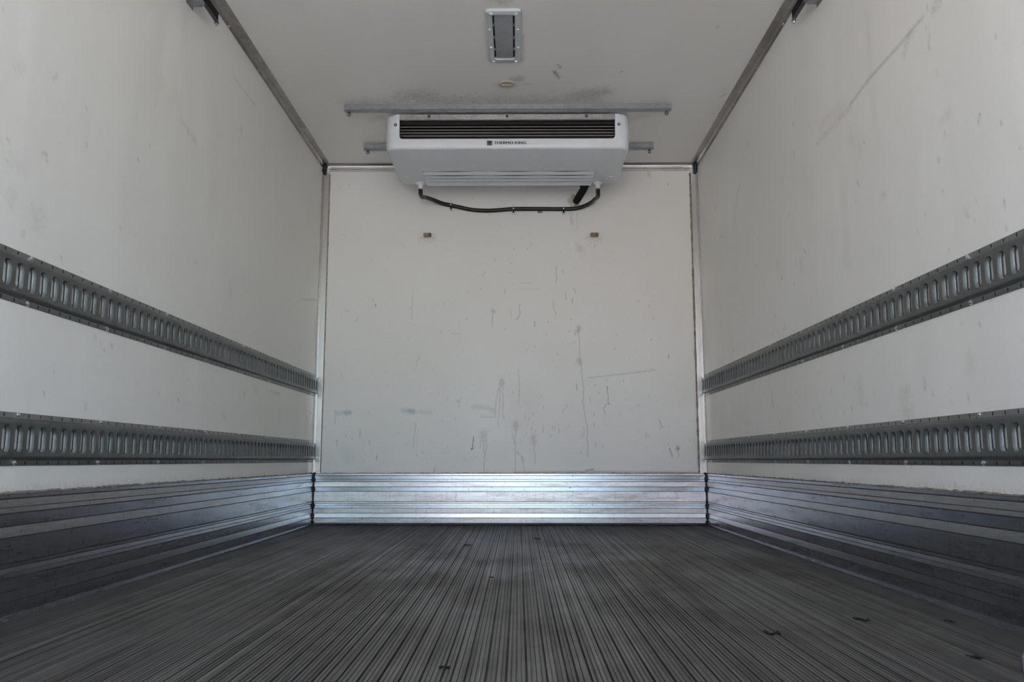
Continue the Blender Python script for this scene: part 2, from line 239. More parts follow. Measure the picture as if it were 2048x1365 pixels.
LEFT = [('g',0.3,0.006,[(3.362,2.026),(3.453,2.026),(3.662,2.031)]),('y',0.25,0.05,[(2.663,1.659),(2.685,1.67)]),('y',0.2,0.05,[(2.754,1.647),(2.828,1.68)]),('g',0.2,0.02,[(2.855,1.615),(2.939,1.605)]),('g',0.25,0.02,[(2.926,1.599),(3.009,1.593)]),('n',0.25,0.02,[(2.981,1.584),(3.0,1.588)]),('n',0.25,0.025,[(3.487,1.831),(3.494,1.825)]),('g',0.3,0.01,[(3.489,1.86),(3.499,1.836)]),('k',0.4,0.008,[(2.061,1.162),(2.063,1.16)]),('g',0.35,0.015,[(2.041,1.173),(2.054,1.176)]),('g',0.2,0.03,[(1.907,1.342),(1.921,1.345)]),('g',0.15,0.04,[(1.91,1.105),(1.965,1.118)]),('g',0.35,0.006,[(1.896,1.15),(1.9,1.148)]),('g',0.3,0.008,[(2.226,1.382),(2.23,1.379)]),('g',0.25,0.008,[(2.076,1.405),(2.058,1.382)]),('g',0.3,0.05,[(2.034,0.998),(2.048,0.996)]),('g',0.25,0.03,[(1.927,1.017),(1.928,1.008)]),('k',0.35,0.008,[(2.553,1.35),(2.56,1.346)]),('g',0.2,0.01,[(2.633,1.429),(2.636,1.412)]),('k',0.5,0.008,[(2.983,0.605),(2.989,0.598)]),('k',0.4,0.006,[(2.468,0.731),(2.472,0.724)]),('g',0.3,0.02,[(3.456,0.569),(3.47,0.557)]),('k',0.35,0.012,[(4.871,0.673),(4.934,0.653)]),('k',0.4,0.006,[(4.392,1.602),(4.402,1.599)]),('g',0.3,0.02,[(3.824,0.72),(3.886,0.702)]),('k',0.45,0.01,[(2.161,0.923),(2.164,0.922)]),('g',0.25,0.03,[(3.451,1.126),(3.462,1.085)]),('g',0.25,0.02,[(4.312,0.645),(4.324,0.62)]),('k',0.3,0.008,[(5.035,1.371),(4.572,1.28)]),('k',0.3,0.006,[(4.609,0.635),(4.626,0.591)]),('k',0.35,0.008,[(4.817,0.641),(4.846,0.601)]),('g',0.35,0.01,[(4.081,0.723),(4.255,0.724)])]
RIGHT = [('k',0.4,0.007,[(4.033,1.768),(4.095,1.744),(4.146,1.667),(4.19,1.573)]),('n',0.2,0.018,[(2.981,1.567),(2.85,1.567),(2.668,1.568)]),('n',0.18,0.03,[(2.945,1.599),(2.891,1.619),(2.73,1.596)]),('k',0.3,0.014,[(2.667,1.577),(2.503,1.596),(2.326,1.597),(2.155,1.604)]),('k',0.3,0.02,[(2.273,1.557),(2.247,1.586),(2.215,1.599)]),('k',0.35,0.025,[(2.095,1.594),(2.07,1.602)]),('k',0.3,0.006,[(2.128,1.537),(2.134,1.496)]),('k',0.5,0.01,[(3.872,1.924),(3.882,1.915)]),('k',0.5,0.01,[(4.63,2.021),(4.631,2.013)]),('k',0.4,0.01,[(3.229,1.749),(3.224,1.74)]),('n',0.3,0.008,[(3.37,1.58),(3.386,1.559)]),('k',0.4,0.01,[(4.574,1.812),(4.576,1.8)]),('g',0.3,0.012,[(3.67,0.682),(3.67,0.631)]),('n',0.35,0.06,[(2.414,0.559),(2.407,0.522)]),('y',0.3,0.03,[(2.053,0.632),(2.052,0.607)]),('k',0.4,0.01,[(4.451,1.613),(4.442,1.599)]),('g',0.4,0.01,[(4.409,0.583),(4.403,0.557)]),('g',0.4,0.01,[(4.108,0.582),(4.111,0.557)]),('g',0.3,0.012,[(3.178,1.204),(3.157,1.189)]),('g',0.25,0.03,[(3.218,1.164),(3.212,1.132)]),('k',0.4,0.008,[(3.472,1.159),(3.46,1.15)]),('g',0.3,0.02,[(3.669,0.638),(3.664,0.622)]),('k',0.3,0.008,[(2.287,0.605),(2.289,0.577)]),('g',0.25,0.04,[(2.723,0.63),(2.723,0.581)]),('k',0.4,0.008,[(1.923,1.217),(1.929,1.201)]),('g',0.2,0.02,[(2.054,1.282),(2.107,1.276)]),('g',0.3,0.02,[(2.021,1.009),(2.011,0.999)]),('g',0.3,0.02,[(2.47,1.199),(2.453,1.19)]),('k',0.3,0.01,[(2.645,1.301),(2.636,1.281)]),('g',0.15,0.05,[(2.682,1.476),(2.611,1.395)])]
CEIL = [('k',0.28,0.11,[(-0.513,4.009),(-0.436,4.004)]),('k',0.25,0.09,[(0.37,4.005),(0.47,3.982)]),('k',0.2,0.06,[(0.43,3.959),(0.494,3.965)]),('g',0.25,0.1,[(-0.405,4.076),(0.426,4.064)]),('g',0.3,0.05,[(0.014,3.86),(0.051,3.823)]),('g',0.35,0.03,[(0.053,3.823),(0.063,3.812)]),('n',0.25,0.05,[(-0.032,3.899),(0.023,3.899)]),('k',0.85,0.014,[(0.224,3.74),(0.24,3.782)]),('k',0.6,0.008,[(0.24,3.782),(0.256,3.814)]),('k',0.6,0.012,[(0.24,3.68),(0.245,3.685)]),('k',0.6,0.01,[(0.253,3.7),(0.256,3.71)]),('k',0.3,0.006,[(0.076,3.877),(0.113,3.883)]),('g',0.3,0.01,[(1.088,4.04),(1.113,3.999)]),('n',0.3,0.02,[(-0.036,3.12),(-0.01,3.139),(0.021,3.121)]),('n',0.2,0.05,[(-0.036,3.143),(0.01,3.158)]),('n',0.15,0.015,[(-0.079,3.195),(-0.089,3.628)]),('n',0.2,0.012,[(0.075,3.4),(0.074,3.639)]),('k',0.4,0.012,[(0.546,3.748),(0.549,3.753)]),('k',0.3,0.012,[(0.912,3.335),(0.916,3.343)]),('g',0.2,0.09,[(-0.825,4.091),(-0.587,4.074)]),('n',0.2,0.05,[(0.669,4.294),(0.742,4.268)]),('n',0.2,0.05,[(-0.743,4.296),(-0.686,4.283)])]

# ------------------------------------------------------------------ yard outside the open rear door
g = MB().box(-60, 60, -80, 12, -1.3, -1.12).build('ground', M['asphalt']); tag(g, kind='structure')
b = MB().box(-22, -.8, -46, -36, -1.12, 7.0).build('building', M['render'])
tag(b, 'long pale rendered building across the yard behind the truck', 'building')

# ------------------------------------------------------------------ wear painted on the white panels (stains, drips, scuffs)
INKS = {'k': (.10, .09, .078), 'g': (.31, .27, .225), 'b': (.27, .36, .43), 'n': (.36, .28, .22), 'r': (.22, .10, .09), 'y': (.58, .50, .28), 'd': (.03, .04, .07)}
def wear_panel(name, axis, const, a0, a1, b0, b1, step, strokes, base, m, specks, seed, band=None, flip=False):
    """a white panel as a fine grid; scuffs and drips go into a colour attribute of the panel itself"""
    na, nb = int(round((a1 - a0) / step)) + 1, int(round((b1 - b0) / step)) + 1
    A = np.linspace(a0, a1, na); B = np.linspace(b0, b1, nb)
    img = np.ones((nb, na, 3), np.float32) * np.array(base, np.float32)
    rs = np.random.RandomState(seed)
    sm = lambda n, w: np.convolve(rs.randn(n + 2 * w), np.hanning(w + 2)[1:-1] / np.hanning(w + 2)[1:-1].sum() ** .5, 'same')[w:w + n]
    wob = sm(nb, max(3, int(.03 / step))); wob = wob / max(abs(wob).max(), 1e-6) * .0045      # drips wander as they run down
    allst = list(strokes)
    for _ in range(specks):
        u, v = rs.uniform(a0, a1), b0 + (b1 - b0) * rs.beta(1.1, 1.9 if axis == 'y' else 3.2)
        l = rs.choice([.003, .003, .006, .014]); allst.append((rs.choice(['k', 'g', 'g', 'n']), float(rs.uniform(.12, .4)), float(rs.uniform(.003, .006)), [(u, v), (u + rs.uniform(-.002, .002), v - l)]))
    for c, amt, w, pts in allst:
        w = max(w, step * 1.25); pts = np.array(pts, float); lo = pts.min(0) - w * 1.6; hi = pts.max(0) + w * 1.6
        i0, i1 = np.searchsorted(A, lo[0]), np.searchsorted(A, hi[0]); j0, j1 = np.searchsorted(B, lo[1]), np.searchsorted(B, hi[1])
        if i1 <= i0 or j1 <= j0: continue
        X, Y = np.meshgrid(A[i0:i1], B[j0:j1]); X = X + wob[j0:j1, None]; d = np.full(X.shape, 9.)
        if w > .015: X = X + rs.randn(*X.shape) * w * .18; Y = Y + rs.randn(*X.shape) * w * .22
        for p, q in zip(pts[:-1], pts[1:]):
            e = q - p; L2 = max((e ** 2).sum(), 1e-9); t = np.clip(((X - p[0]) * e[0] + (Y - p[1]) * e[1]) / L2, 0, 1)
            d = np.minimum(d, np.hypot(X - p[0] - t * e[0], Y - p[1] - t * e[1]))
        big = w > .015
        k = np.clip(1 - d / (w * (1.1 if big else .75)), 0, 1); k = k * k * (3 - 2 * k)
        k = k * ((.45 + .9 * rs.rand(*k.shape)) if big else (.5 + .75 * np.sqrt(rs.rand(*k.shape))))
        if w >= .02 and axis == 'x': amt *= .55
        k = np.clip(k * amt, 0, 1)[..., None]
        img[j0:j1, i0:i1] = img[j0:j1, i0:i1] * (1 - k) + np.array(INKS[c], np.float32) * k
    if band is not None:      # grime along the joint with the metal skirting
        k = np.clip(1 - (B - band) / .035, 0, 1)[:, None] ** 2 * rs.uniform(.0, .5, (nb, na)); k = k[..., None]
        img = img * (1 - k) + np.array((.24, .20, .16), np.float32) * k
    X, Y = np.meshgrid(A, B); K = np.full(X.shape, const)
    co = {'y': (X, K, Y), 'x': (K, X, Y), 'z': (X, Y, K)}[axis]
    co = np.stack(co, -1).reshape(-1, 3).astype(np.float32)
    idx = np.arange(na * nb).reshape(nb, na); q = np.stack([idx[:-1, :-1], idx[:-1, 1:], idx[1:, 1:], idx[1:, :-1]], -1).reshape(-1, 4)
    if flip: q = q[:, ::-1]
    me = bpy.data.meshes.new(name); me.vertices.add(len(co)); me.vertices.foreach_set('co', co.ravel())
    me.loops.add(q.size); me.loops.foreach_set('vertex_index', q.ravel().astype(np.int32))
    me.polygons.add(len(q)); me.polygons.foreach_set('loop_start', np.arange(0, q.size, 4, dtype=np.int32))
    me.update(calc_edges=True)
    at = me.color_attributes.new('wear', 'FLOAT_COLOR', 'POINT')
    at.data.foreach_set('color', np.concatenate([img.reshape(-1, 3), np.ones((na * nb, 1), np.float32)], 1).ravel())
    me.materials.append(m); o = bpy.data.objects.new(name, me); COL.objects.link(o); tag(o, kind='structure'); return o
WHITE = (.85, .84, .81)
Y0 = -.7
wear_panel('wall_back', 'y', D, -W, W, .28, H, .0037, BACK, (.82, .81, .785), M['panel'], 420, 3, .300)
wear_panel('wall_left', 'x', -W, Y0, D, .28, H, .0075, LEFT, WHITE, M['panel_side'], 90, 5, .305, True)
wear_panel('wall_right', 'x', W, Y0, D, .28, H, .0075, RIGHT, WHITE, M['panel_side'], 420, 6, .305)
wear_panel('ceiling', 'z', H, -W, W, Y0, D, .011, CEIL, (.90, .89, .87), M['panel'], 10, 8, None, True)

# rear door frame around the opening the light comes through
for n, a in (('trim_8', (-W - .06, -1.06, Y0 - .08, Y0, -.1, H + .05)), ('trim_9', (1.06, W + .06, Y0 - .08, Y0, -.1, H + .05)), ('trim_10', (-1.06, 1.06, Y0 - .08, Y0, 2.13, H + .05))):
    tag(MB().box(*a).build(n, M['galv']), kind='structure')
tag(MB().box(-W - .06, W + .06, Y0 - .08, Y0, -.12, -.004).build('trim_11', M['channel']), kind='structure')

# ------------------------------------------------------------------ ribbed floor: planks with real grooves
fl = MB().box(-W - .03, W + .03, Y0, D + .02, -.03, -.0045).build('floor', M['floor']); tag(fl, kind='structure')
EDGE = 1.068; J0 = -.056; PW = .225
def plank_profile(x0, x1, org):
    """top line of one extruded plank: flat strips at both joints, deep grooves every 36.5 mm, three fine ribs between"""
    pts = []
    def groove(c, w, d): pts.extend([(c - w / 2, 0), (c - w * .28, -d), (c + w * .28, -d), (c + w / 2, 0)])
    for k in range(6):
        c = org + .0135 + k * .0365
        groove(c, .0046, .0034)
        for j in (1, 2, 3):
            cc = c + j * .0365 / 4
            if cc < org + .212: groove(cc, .0030, .0014 if j != 2 else .0018)
    groove(org + .2135, .0042, .0032)
    pts = [p for p in pts if x0 + .002 < p[0] < x1 - .002]
    return [(x0 + .0005, -.0045), (x0 + .0005, -.0006), (x0 + .0012, 0)] + pts + [(x1 - .0012, 0), (x1 - .0005, -.0006), (x1 - .0005, -.0045)]
k = -6
while True:
    o = J0 + k * PW; x0, x1 = max(o, -EDGE), min(o + PW, EDGE)
    if x0 >= EDGE: break
    if x1 - x0 > .02:
        pr = plank_profile(x0, x1, o)
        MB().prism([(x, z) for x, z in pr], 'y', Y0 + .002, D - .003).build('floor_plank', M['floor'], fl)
    k += 1
for s in (-1, 1):
    a, bb = sorted((s * EDGE, s * (W - .004)))
    MB().box(a + .001, bb - .001, Y0 + .002, D - .003, -.0045, .0).build('floor_edge_strip', M['floor_edge'], fl)
    w_ = MB()
    for i in range(430):
        y = 1.3 + i * .0085 + rnd.uniform(-.001, .001)
        w_.box(s * EDGE - .004 + rnd.uniform(-.001, .001), s * EDGE + .004, y, y + .0048, -.0005, .0014)
    w_.build('weld_bead', M['floor'], fl)['kind'] = 'stuff'

# ------------------------------------------------------------------ aluminium skirting (kick plates)
KT = .305
# skirting profile from the top down: (height, stand-off, finish of the face that follows: 0 scuffed, 1 grime, 2 smooth)
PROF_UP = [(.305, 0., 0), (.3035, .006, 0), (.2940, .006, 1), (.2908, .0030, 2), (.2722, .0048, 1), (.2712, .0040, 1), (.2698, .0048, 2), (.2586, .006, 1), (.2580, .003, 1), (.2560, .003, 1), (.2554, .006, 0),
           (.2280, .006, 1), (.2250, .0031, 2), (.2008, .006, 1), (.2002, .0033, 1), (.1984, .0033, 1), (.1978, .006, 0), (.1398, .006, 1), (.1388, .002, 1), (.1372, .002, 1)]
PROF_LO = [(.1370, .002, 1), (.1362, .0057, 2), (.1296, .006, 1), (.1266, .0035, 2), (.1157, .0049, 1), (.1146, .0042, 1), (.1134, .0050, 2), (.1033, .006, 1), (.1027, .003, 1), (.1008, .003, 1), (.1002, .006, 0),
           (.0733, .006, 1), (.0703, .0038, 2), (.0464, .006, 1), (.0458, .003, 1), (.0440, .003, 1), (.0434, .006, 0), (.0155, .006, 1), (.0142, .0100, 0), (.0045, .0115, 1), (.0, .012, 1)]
def skirting(name, place):
    base = place(MB(), [(.303, .0005), (.303, -.004), (-.02, -.004), (-.02, .0005)], 0).build(name, M['black']); tag(base, kind='structure')
    for pr in (PROF_UP, PROF_LO):
        q = [(z, d) for z, d, g_ in pr] + [(pr[-1][0], .0004), (pr[0][0], .0004)]
        mb = place(MB(), q, .004)
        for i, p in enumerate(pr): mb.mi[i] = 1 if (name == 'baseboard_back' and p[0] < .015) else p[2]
        mb.build('kick_plank', [M['kick'], M['grime'], M['kick_smooth']], base)
    return base
def on_side(s):
    def f(mb, pr, gap): return mb.prism([(s * (W - d), z) for z, d in pr], 'y', Y0 + .01, D - .003 - gap)
    return f
def on_back(mb, pr, gap): return mb.prism([(D - d, z) for z, d in pr], 'x', -W + .008 + gap, W - .008 - gap)
bl = skirting('baseboard_left', on_side(-1)); br = skirting('baseboard_right', on_side(1)); bb = skirting('baseboard_back', on_back)
def bead(name, p, q, r, m, parent, n, jit, seed):
    rr = random.Random(seed); p, q = Vector(p), Vector(q); pts = [p.lerp(q, i / n) + Vector((rr.uniform(-jit, jit) * .4, 0, rr.uniform(-jit, jit))) for i in range(n + 1)]
    return MB().tube(pts, [r * rr.uniform(.6, 1.35) for _ in pts], 6).build(name, m, parent, 60)
bead('sealant_bead', (-W + .001, 1.2, .3055), (-W + .001, D - .01, .3055), .0042, M['sealant'], bl, 220, .0018, 1)
bead('sealant_bead', (W - .001, 1.2, .3055), (W - .001, D - .01, .3055), .0038, M['sealant'], br, 220, .0016, 2)
bead('sealant_bead', (-W + .02, D - .001, .3055), (W - .02, D - .001, .3055), .0035, M['sealant'], bb, 120, .0012, 3)
bead('dirt_line', (-W + .02, D - .014, .002), (W - .02, D - .014, .002), .006, M['black'], bb, 120, .002, 4)
for s, par in ((-1, bl), (1, br)):      # ragged black sealant in the two lower corners
    pts, rr = [], []
    for i in range(60):
        z = .004 + i * .0052
        rec = any(a < z < b_ for a, b_ in ((.045, .071), (.102, .128), (.2, .226), (.257, .283)))
        pts.append((s * (W - .0065), D - .006, z)); rr.append((.011 if rec else .0062) * rnd.uniform(.85, 1.15) + (.006 if z < .03 or z > .296 else 0))
    MB().tube(pts, rr, 7).build('corner_sealant', M['black'], par, 50)

# ------------------------------------------------------------------ aluminium corner posts and ceiling angles
def screws(parent, mesh, places, rot=None):
    for p in places: inst(mesh, parent, p, rot, 'screw')
protos = []
def proto_screw(name, r, h, m, ax):
    return MB().lathe([(r, 0), (r, h * .35), (r * .75, h * .8), (r * .35, h)], (0, 0, 0), ax, 8).build(name, m, None, 50)
for s, n in ((-1, 'trim_1'), (1, 'trim_2')):
    pr = [(s * (W - .0005), D - .014), (s * (W - .003), D - .014), (s * (W - .004), D - .005), (s * (W - .038), D - .0045), (s * (W - .0425), D - .0025), (s * (W - .044), D - .0002), (s * (W - .0005), D - .0002)]
    po = MB().prism(pr, 'z', .306, H - .052).build(n, M['trim']); tag(po, kind='structure')
    MB().box(*sorted((s * (W - .0003), s * (W - .0052))), D - .024, D - .0052, .307, H - .053).build('post_leg', M['trimtop'], po)
    bead('sealant_bead', (s * (W - .0455), D - .001, .31), (s * (W - .0455), D - .001, 2.17), .003 if s < 0 else .0055, M['sealant'], po, 90, .001, 20 + s)
sc_side = {s: None for s in (-1, 1)}
for s, n in ((-1, 'trim_3'), (1, 'trim_4')):
    pr = [(s * (W - .0003), H - .0003), (s * (W - .0003), H - .0300), (s * (W - .0030), H - .0300), (s * (W - .0040), H - .0285), (s * (W - .0040), H - .0165), (s * (W - .0085), H - .0150), (s * (W - .0100), H - .0130),
          (s * (W - .0092), H - .0105), (s * (W - .0130), H - .0070), (s * (W - .0400), H - .0042), (s * (W - .0430), H - .0030), (s * (W - .0440), H - .0003)]
    tr = MB().prism(pr, 'y', Y0, D - .045).build(n, M['trimtop'], None, 22); tag(tr, kind='structure')
    sc0 = None
    for i in range(8):
        y = 2.475 + .4 * i
        if y > 4.9: break
        if sc0 is None: sc0 = MB().lathe([(.0075, 0), (.0072, .002), (.004, .0042)], (s * (W - .0035), y, H - .0225), (-s, 0, 0), 10).build('screw', M['screw'], tr, 50, None, (s * (W - .0035), y, H - .0225))
        else: inst(sc0, tr, (s * (W - .0035), y, H - .0225))
pr = [(D - .0003, H - .0003), (D - .035, H - .0003), (D - .035, H - .003), (D - .012, H - .004), (D - .0065, H - .008), (D - .005, H - .012), (D - .0045, H - .029), (D - .002, H - .0305), (D - .002, H - .032), (D - .0045, H - .0335), (D - .004, H - .0445), (D - .0003, H - .046)]
tag(MB().prism(pr, 'x', -W + .03, W - .03).build('trim_5', M['trim'], None, 35), kind='structure')
for s, n in ((-1, 'trim_6'), (1, 'trim_7')):   # lumps of black sealant where three angles meet
    mb = MB(); mb.lathe([(.006, -.036), (.012, -.03), (.015, -.012), (.012, .004), (.019, .014), (.014, .026), (.008, .03)], (s * (W - .0125), D - .016, H - .028), (0, 0, 1), 9)
    o = mb.build(n, M['black'], None, 60)
    for v in o.data.vertices: v.co += Vector((rnd.uniform(-.002, .002), rnd.uniform(-.002, .002), rnd.uniform(-.002, .002)))
    tag(o, kind='structure')

# ------------------------------------------------------------------ slotted lashing rails
PT = .0507; SC0 = 1.9185; NC0, NC1 = -49, 60; RH = .129
def rr_loop(hw, hh, c):
    return [(hw, -hh + c), (hw, -hh * .3), (hw, hh * .3), (hw, hh - c), (hw - c * .75, hh), (0, hh), (-hw + c * .75, hh), (-hw, hh - c), (-hw, hh * .3), (-hw, -hh * .3), (-hw, -hh + c), (-hw + c * .75, -hh), (0, -hh), (hw - c * .75, -hh)]
def rail_mesh():
    mb = MB(); vc = RH / 2; ft, fb = .111, .018; P = lambda d, y, v: (d, y, v)
    for n in range(NC0, NC1 + 1):
        c = SC0 + n * PT; h = PT / 2
        outer = [(h, -.024), (h, -.010), (h, .010), (h, .024), (h, .0395), (0, .0395), (-h, .0395), (-h, .024), (-h, .010), (-h, -.010), (-h, -.024), (-h, -.0395), (0, -.0395), (h, -.0395)]
        rings = [([(a, b) for a, b in outer], .0130), (rr_loop(.0176, .0325, .0110), .0130), (rr_loop(.0166, .0321, .0105), .0128), (rr_loop(.0150, .0314, .0100), .0118), (rr_loop(.0112, .0300, .0090), .0080), (rr_loop(.0094, .0293, .0085), .0056), (rr_loop(.0092, .0291, .0085), .0030)]
        vs = [P(d, c + a, vc + b) for lp, d in rings for a, b in lp]; m = 14
        for i in range(len(rings) - 1):
            if i == 0: mb.add(vs, [])
            b0 = len(mb.v) - len(vs)
            mb.f += [(b0 + i * m + k, b0 + i * m + (k + 1) % m, b0 + (i + 1) * m + (k + 1) % m, b0 + (i + 1) * m + k) for k in range(m)]
            mb.mi += [1 if i == len(rings) - 2 else 0] * m
    ya, yb = SC0 + NC0 * PT - PT / 2, SC0 + NC1 * PT + PT / 2
    for s in (-1, 1):
        pr = [(.013, vc + s * .0395), (.013, vc + s * .0425), (.0122, vc + s * .0450), (.0098, vc + s * .0470), (.0052, vc + s * .0492), (.0032, vc + s * .0502), (.0026, vc + s * .0515), (.0026, vc + s * .0637), (.002, vc + s * .0645), (.0001, vc + s * .0645)]
        v = [P(d, ya, z) for d, z in pr] + [P(d, yb, z) for d, z in pr]; n = len(pr)
        for i in range(n - 1): mb.add([v[i], v[i + 1], v[n + i + 1], v[n + i]], [(0, 1, 2, 3)], 2 if i == 6 else 0)
    return mb
rail = rail_mesh()
def weld_merge(me):
    bm = bmesh.new(); bm.from_mesh(me); bmesh.ops.remove_doubles(bm, verts=bm.verts, dist=1e-5); bmesh.ops.recalc_face_normals(bm, faces=bm.faces); bm.to_mesh(me); bm.free()
def lashing_rail(s, z, label):
    root = empty('lashing_rail', (s * W, 2.9, z)); tag(root, label, 'lashing rail', 'slotted lashing rails on the side walls')
    key = 'rail%d' % s
    X = lambda d: s * (W - d)
    off = Vector((s * W, 2.9, z))
    if key not in store:
        mb = MB(); mb.v = [(X(d), y, v + z) for d, y, v in rail.v]; mb.f = rail.f; mb.mi = rail.mi
        body = mb.build('rail_body', [M['track'], M['cut_edge'], M['flange']], root, None, None, off); weld_merge(body.data)
        # outward normals must face the room
        me = body.data
        if sum(p.normal.x * p.area for p in me.polygons) * -s < 0: me.flip_normals()
        me.polygons.foreach_set('use_smooth', [True] * len(me.polygons)); me.set_sharp_from_angle(angle=math.radians(38))
        hb = MB()
        for n in range(NC0, NC1 + 1):
            for v in (.0065, RH - .0065):
                if n % 8 == 2: continue
                hb.box(*sorted((X(.0024), X(.0030))), SC0 + n * PT - .0016, SC0 + n * PT + .0016, z + v - .0042, z + v + .0042)
        holes = hb.build('nail_hole', M['hole'], root, None, None, off); holes['kind'] = 'stuff'  # raised dark ticks; the holes' shade and dirt are put into the colour
        sc = MB().lathe([(.0072, 0), (.0070, .0016), (.0042, .0017), (.0042, .0042), (.0030, .0050)], off, (-s, 0, 0), 8).build('screw', M['screw'], root, 40, None, off)
        store[key] = (body, holes, sc); sc_first = sc
    else:
        body, holes, sc = store[key]; inst(body, root, off); inst(holes, root, off); sc_first = None
    for n in range(NC0, NC1 + 1):
        if n % 8 != 2: continue
        for v in (.0065, RH - .0065):
            p = (X(.0026), SC0 + n * PT + .004, z + v)
            if sc_first is not None: sc_first.location = Vector(p) - wloc(root); sc_first = None
            else: inst(sc, root, p)
    yb = SC0 + NC1 * PT + PT / 2
    MB().box(*sorted((X(.0005), X(.0125))), yb, yb + .003, z + .018, z + .111).build('end_plate', M['galv'], root)
    MB().box(*sorted((X(.0002), X(.0016))), SC0 + NC0 * PT - PT / 2, yb, z + .003, z + .016).build('backing_strip', M['hole'], root)
    return root
store = {}
lashing_rail(-1, .7655, 'upper slotted steel lashing rail running along the white left wall')
lashing_rail(-1, .3710, 'lower slotted steel lashing rail just above the skirting on the left wall')
lashing_rail(1, .7655, 'upper slotted steel lashing rail running along the white right wall')
lashing_rail(1, .3710, 'lower slotted steel lashing rail just above the skirting on the right wall')

# ------------------------------------------------------------------ galvanised channels that carry the cooling unit
def eye(parent, x, y, z):
    e = MB().lathe([(.007, .003), (.007, -.003), (.0035, -.003), (.0035, -.006)], (x, y, z), (0, 0, 1), 6)
    c = Vector((x, y, z - .0125)); pts = [c + Vector((math.cos(a) * .0075, 0, math.sin(a) * .0075)) for a in [i * math.pi / 6 for i in range(13)]]
    e.tube(pts, .0026, 6); return e.build('eye_bolt', M['channel'], parent, 50)
def unit_rail(x0, x1, y0, label):
    root = empty('ceiling_channel', (0, y0, H)); tag(root, label, 'channel', 'galvanised channels under the ceiling')
    t = .033; d = .042; z1 = H - t
    pr = [(y0 + .007, H - .0002), (y0 + .007, H - .008), (y0, H - .0085), (y0, z1 + .002), (y0 + .002, z1), (y0 + d - .002, z1), (y0 + d, z1 + .002), (y0 + d, H - .0085), (y0 + d - .007, H - .008), (y0 + d - .007, H - .0002)]
    MB().prism(pr, 'x', x0, x1).build('channel_body', M['galv'], root)
    for x in (x0 + .022, x1 - .022): eye(root, x, y0 + .032, z1)
    return root
unit_rail(-.859, .855, 4.100, 'long front galvanised channel on the ceiling above the cooling unit grille')
unit_rail(-.858, .851, 4.645, 'rear galvanised channel whose ends show either side of the cooling unit')

# ------------------------------------------------------------------ cooling unit
UX, UY0, UY1, UZ0, UZ1, XC = .646, 4.150, 4.722, 2.004, 2.199, -.003
u = empty('refrigeration_unit', (XC, 4.43, UZ1)); tag(u, 'white ceiling-hung refrigeration unit with dark grille and black lettering', 'cooling unit')
def plan(off, rz):      # outline with rounded front corners, shrunk by off
    r = .058 - off * .5; x, y0, y1 = UX - off, UY0 + off * .7, UY1 - off * .3; rb = .03
    pts = []
    for k in range(9):
        a = math.pi + k * math.pi / 16; pts.append((-x + r + r * math.cos(a), y0 + r + r * math.sin(a), rz))
    for k in range(9):
        a = 1.5 * math.pi + k * math.pi / 16; pts.append((x - r + r * math.cos(a), y0 + r + r * math.sin(a), rz))
    for k in range(4):
        a = k * math.pi / 6; pts.append((x - rb + rb * math.cos(a), y1 - rb + rb * math.sin(a), rz))
    for k in range(4):
        a = math.pi / 2 + k * math.pi / 6; pts.append((-x + rb + rb * math.cos(a), y1 - rb + rb * math.sin(a), rz))
    return [(XC + px, py, pz) for px, py, pz in pts]
OX0, OX1, OZ0 = -.573, .564, 2.057       # grille opening in the front face
LX0, LX1, LY0, LY1 = -.487, .487, 4.492, 4.703
cs = MB()
secs = [(.0, UZ1 - .016), (.0, OZ0 + .03), (.001, UZ0 + .028), (.002, UZ0 + .018), (.005, UZ0 + .009), (.010, UZ0 + .003), (.018, UZ0)]
R_ = [plan(o, z) for o, z in secs]; n = len(R_[0])
top = [plan(.004, UZ1 - .007), plan(.012, UZ1 - .002)]
# side skin; the front between the rounded corners is left open for the grille above OZ0
FL, FR = 8, 9             # last point of the left corner, first of the right corner
Rz = [plan(0., z) for z in (UZ1 - .016, OZ0 + .03)]
rings = [top[1], top[0]] + R_
vs = [p for r in rings for p in r]; fs = []
for i in range(len(rings) - 1):
    for k in range(n):
        if k == FL and i <= 3: continue
        fs.append((i * n + k, i * n + (k + 1) % n, (i + 1) * n + (k + 1) % n, (i + 1) * n + k))
cs.add(vs, fs)
# front face pieces around the opening
yf = UY0
xl, xr = R_[0][FL][0], R_[0][FR][0]
zt = UZ1 - .016; zb = OZ0 + .03; rc = .022
def arc(cx, cz, a0, a1, r, m=6): return [(cx + r * math.cos(a0 + (a1 - a0) * i / m), cz + r * math.sin(a0 + (a1 - a0) * i / m)) for i in range(m + 1)]
left = [(OX0, UZ1 - .004)] + arc(OX0 + rc, OZ0 + rc, math.pi, 1.5 * math.pi, rc)
rgt = arc(OX1 - rc, OZ0 + rc, 1.5 * math.pi, 2 * math.pi, rc) + [(OX1, UZ1 - .004)]
loop = left + rgt
poly_l = [(xl, UZ1 - .004), (xl, zb)] ; 
ff = MB()
A = [(xl, yf, zz) for zz in (UZ1 - .004, OZ0 + rc, OZ0)]
ff.add([(x, yf, z) for x, z in [(xl, UZ1 - .004), (OX0, UZ1 - .004), (OX0, OZ0 + rc), (xl, OZ0 + rc)]], [(0, 1, 2, 3)])
ff.add([(x, yf, z) for x, z in [(xr, UZ1 - .004), (OX1, UZ1 - .004), (OX1, OZ0 + rc), (xr, OZ0 + rc)]], [(0, 1, 2, 3)])
la = [(xl, OZ0 + rc)] + left[1:] + [(OX0 + rc, zb - .03 - .0), (xl, OZ0)]
ff.add([(x, yf, z) for x, z in [(xl, OZ0 + rc)] + left[1:] + [(xl, OZ0)]], [tuple(range(len(left) + 1))])
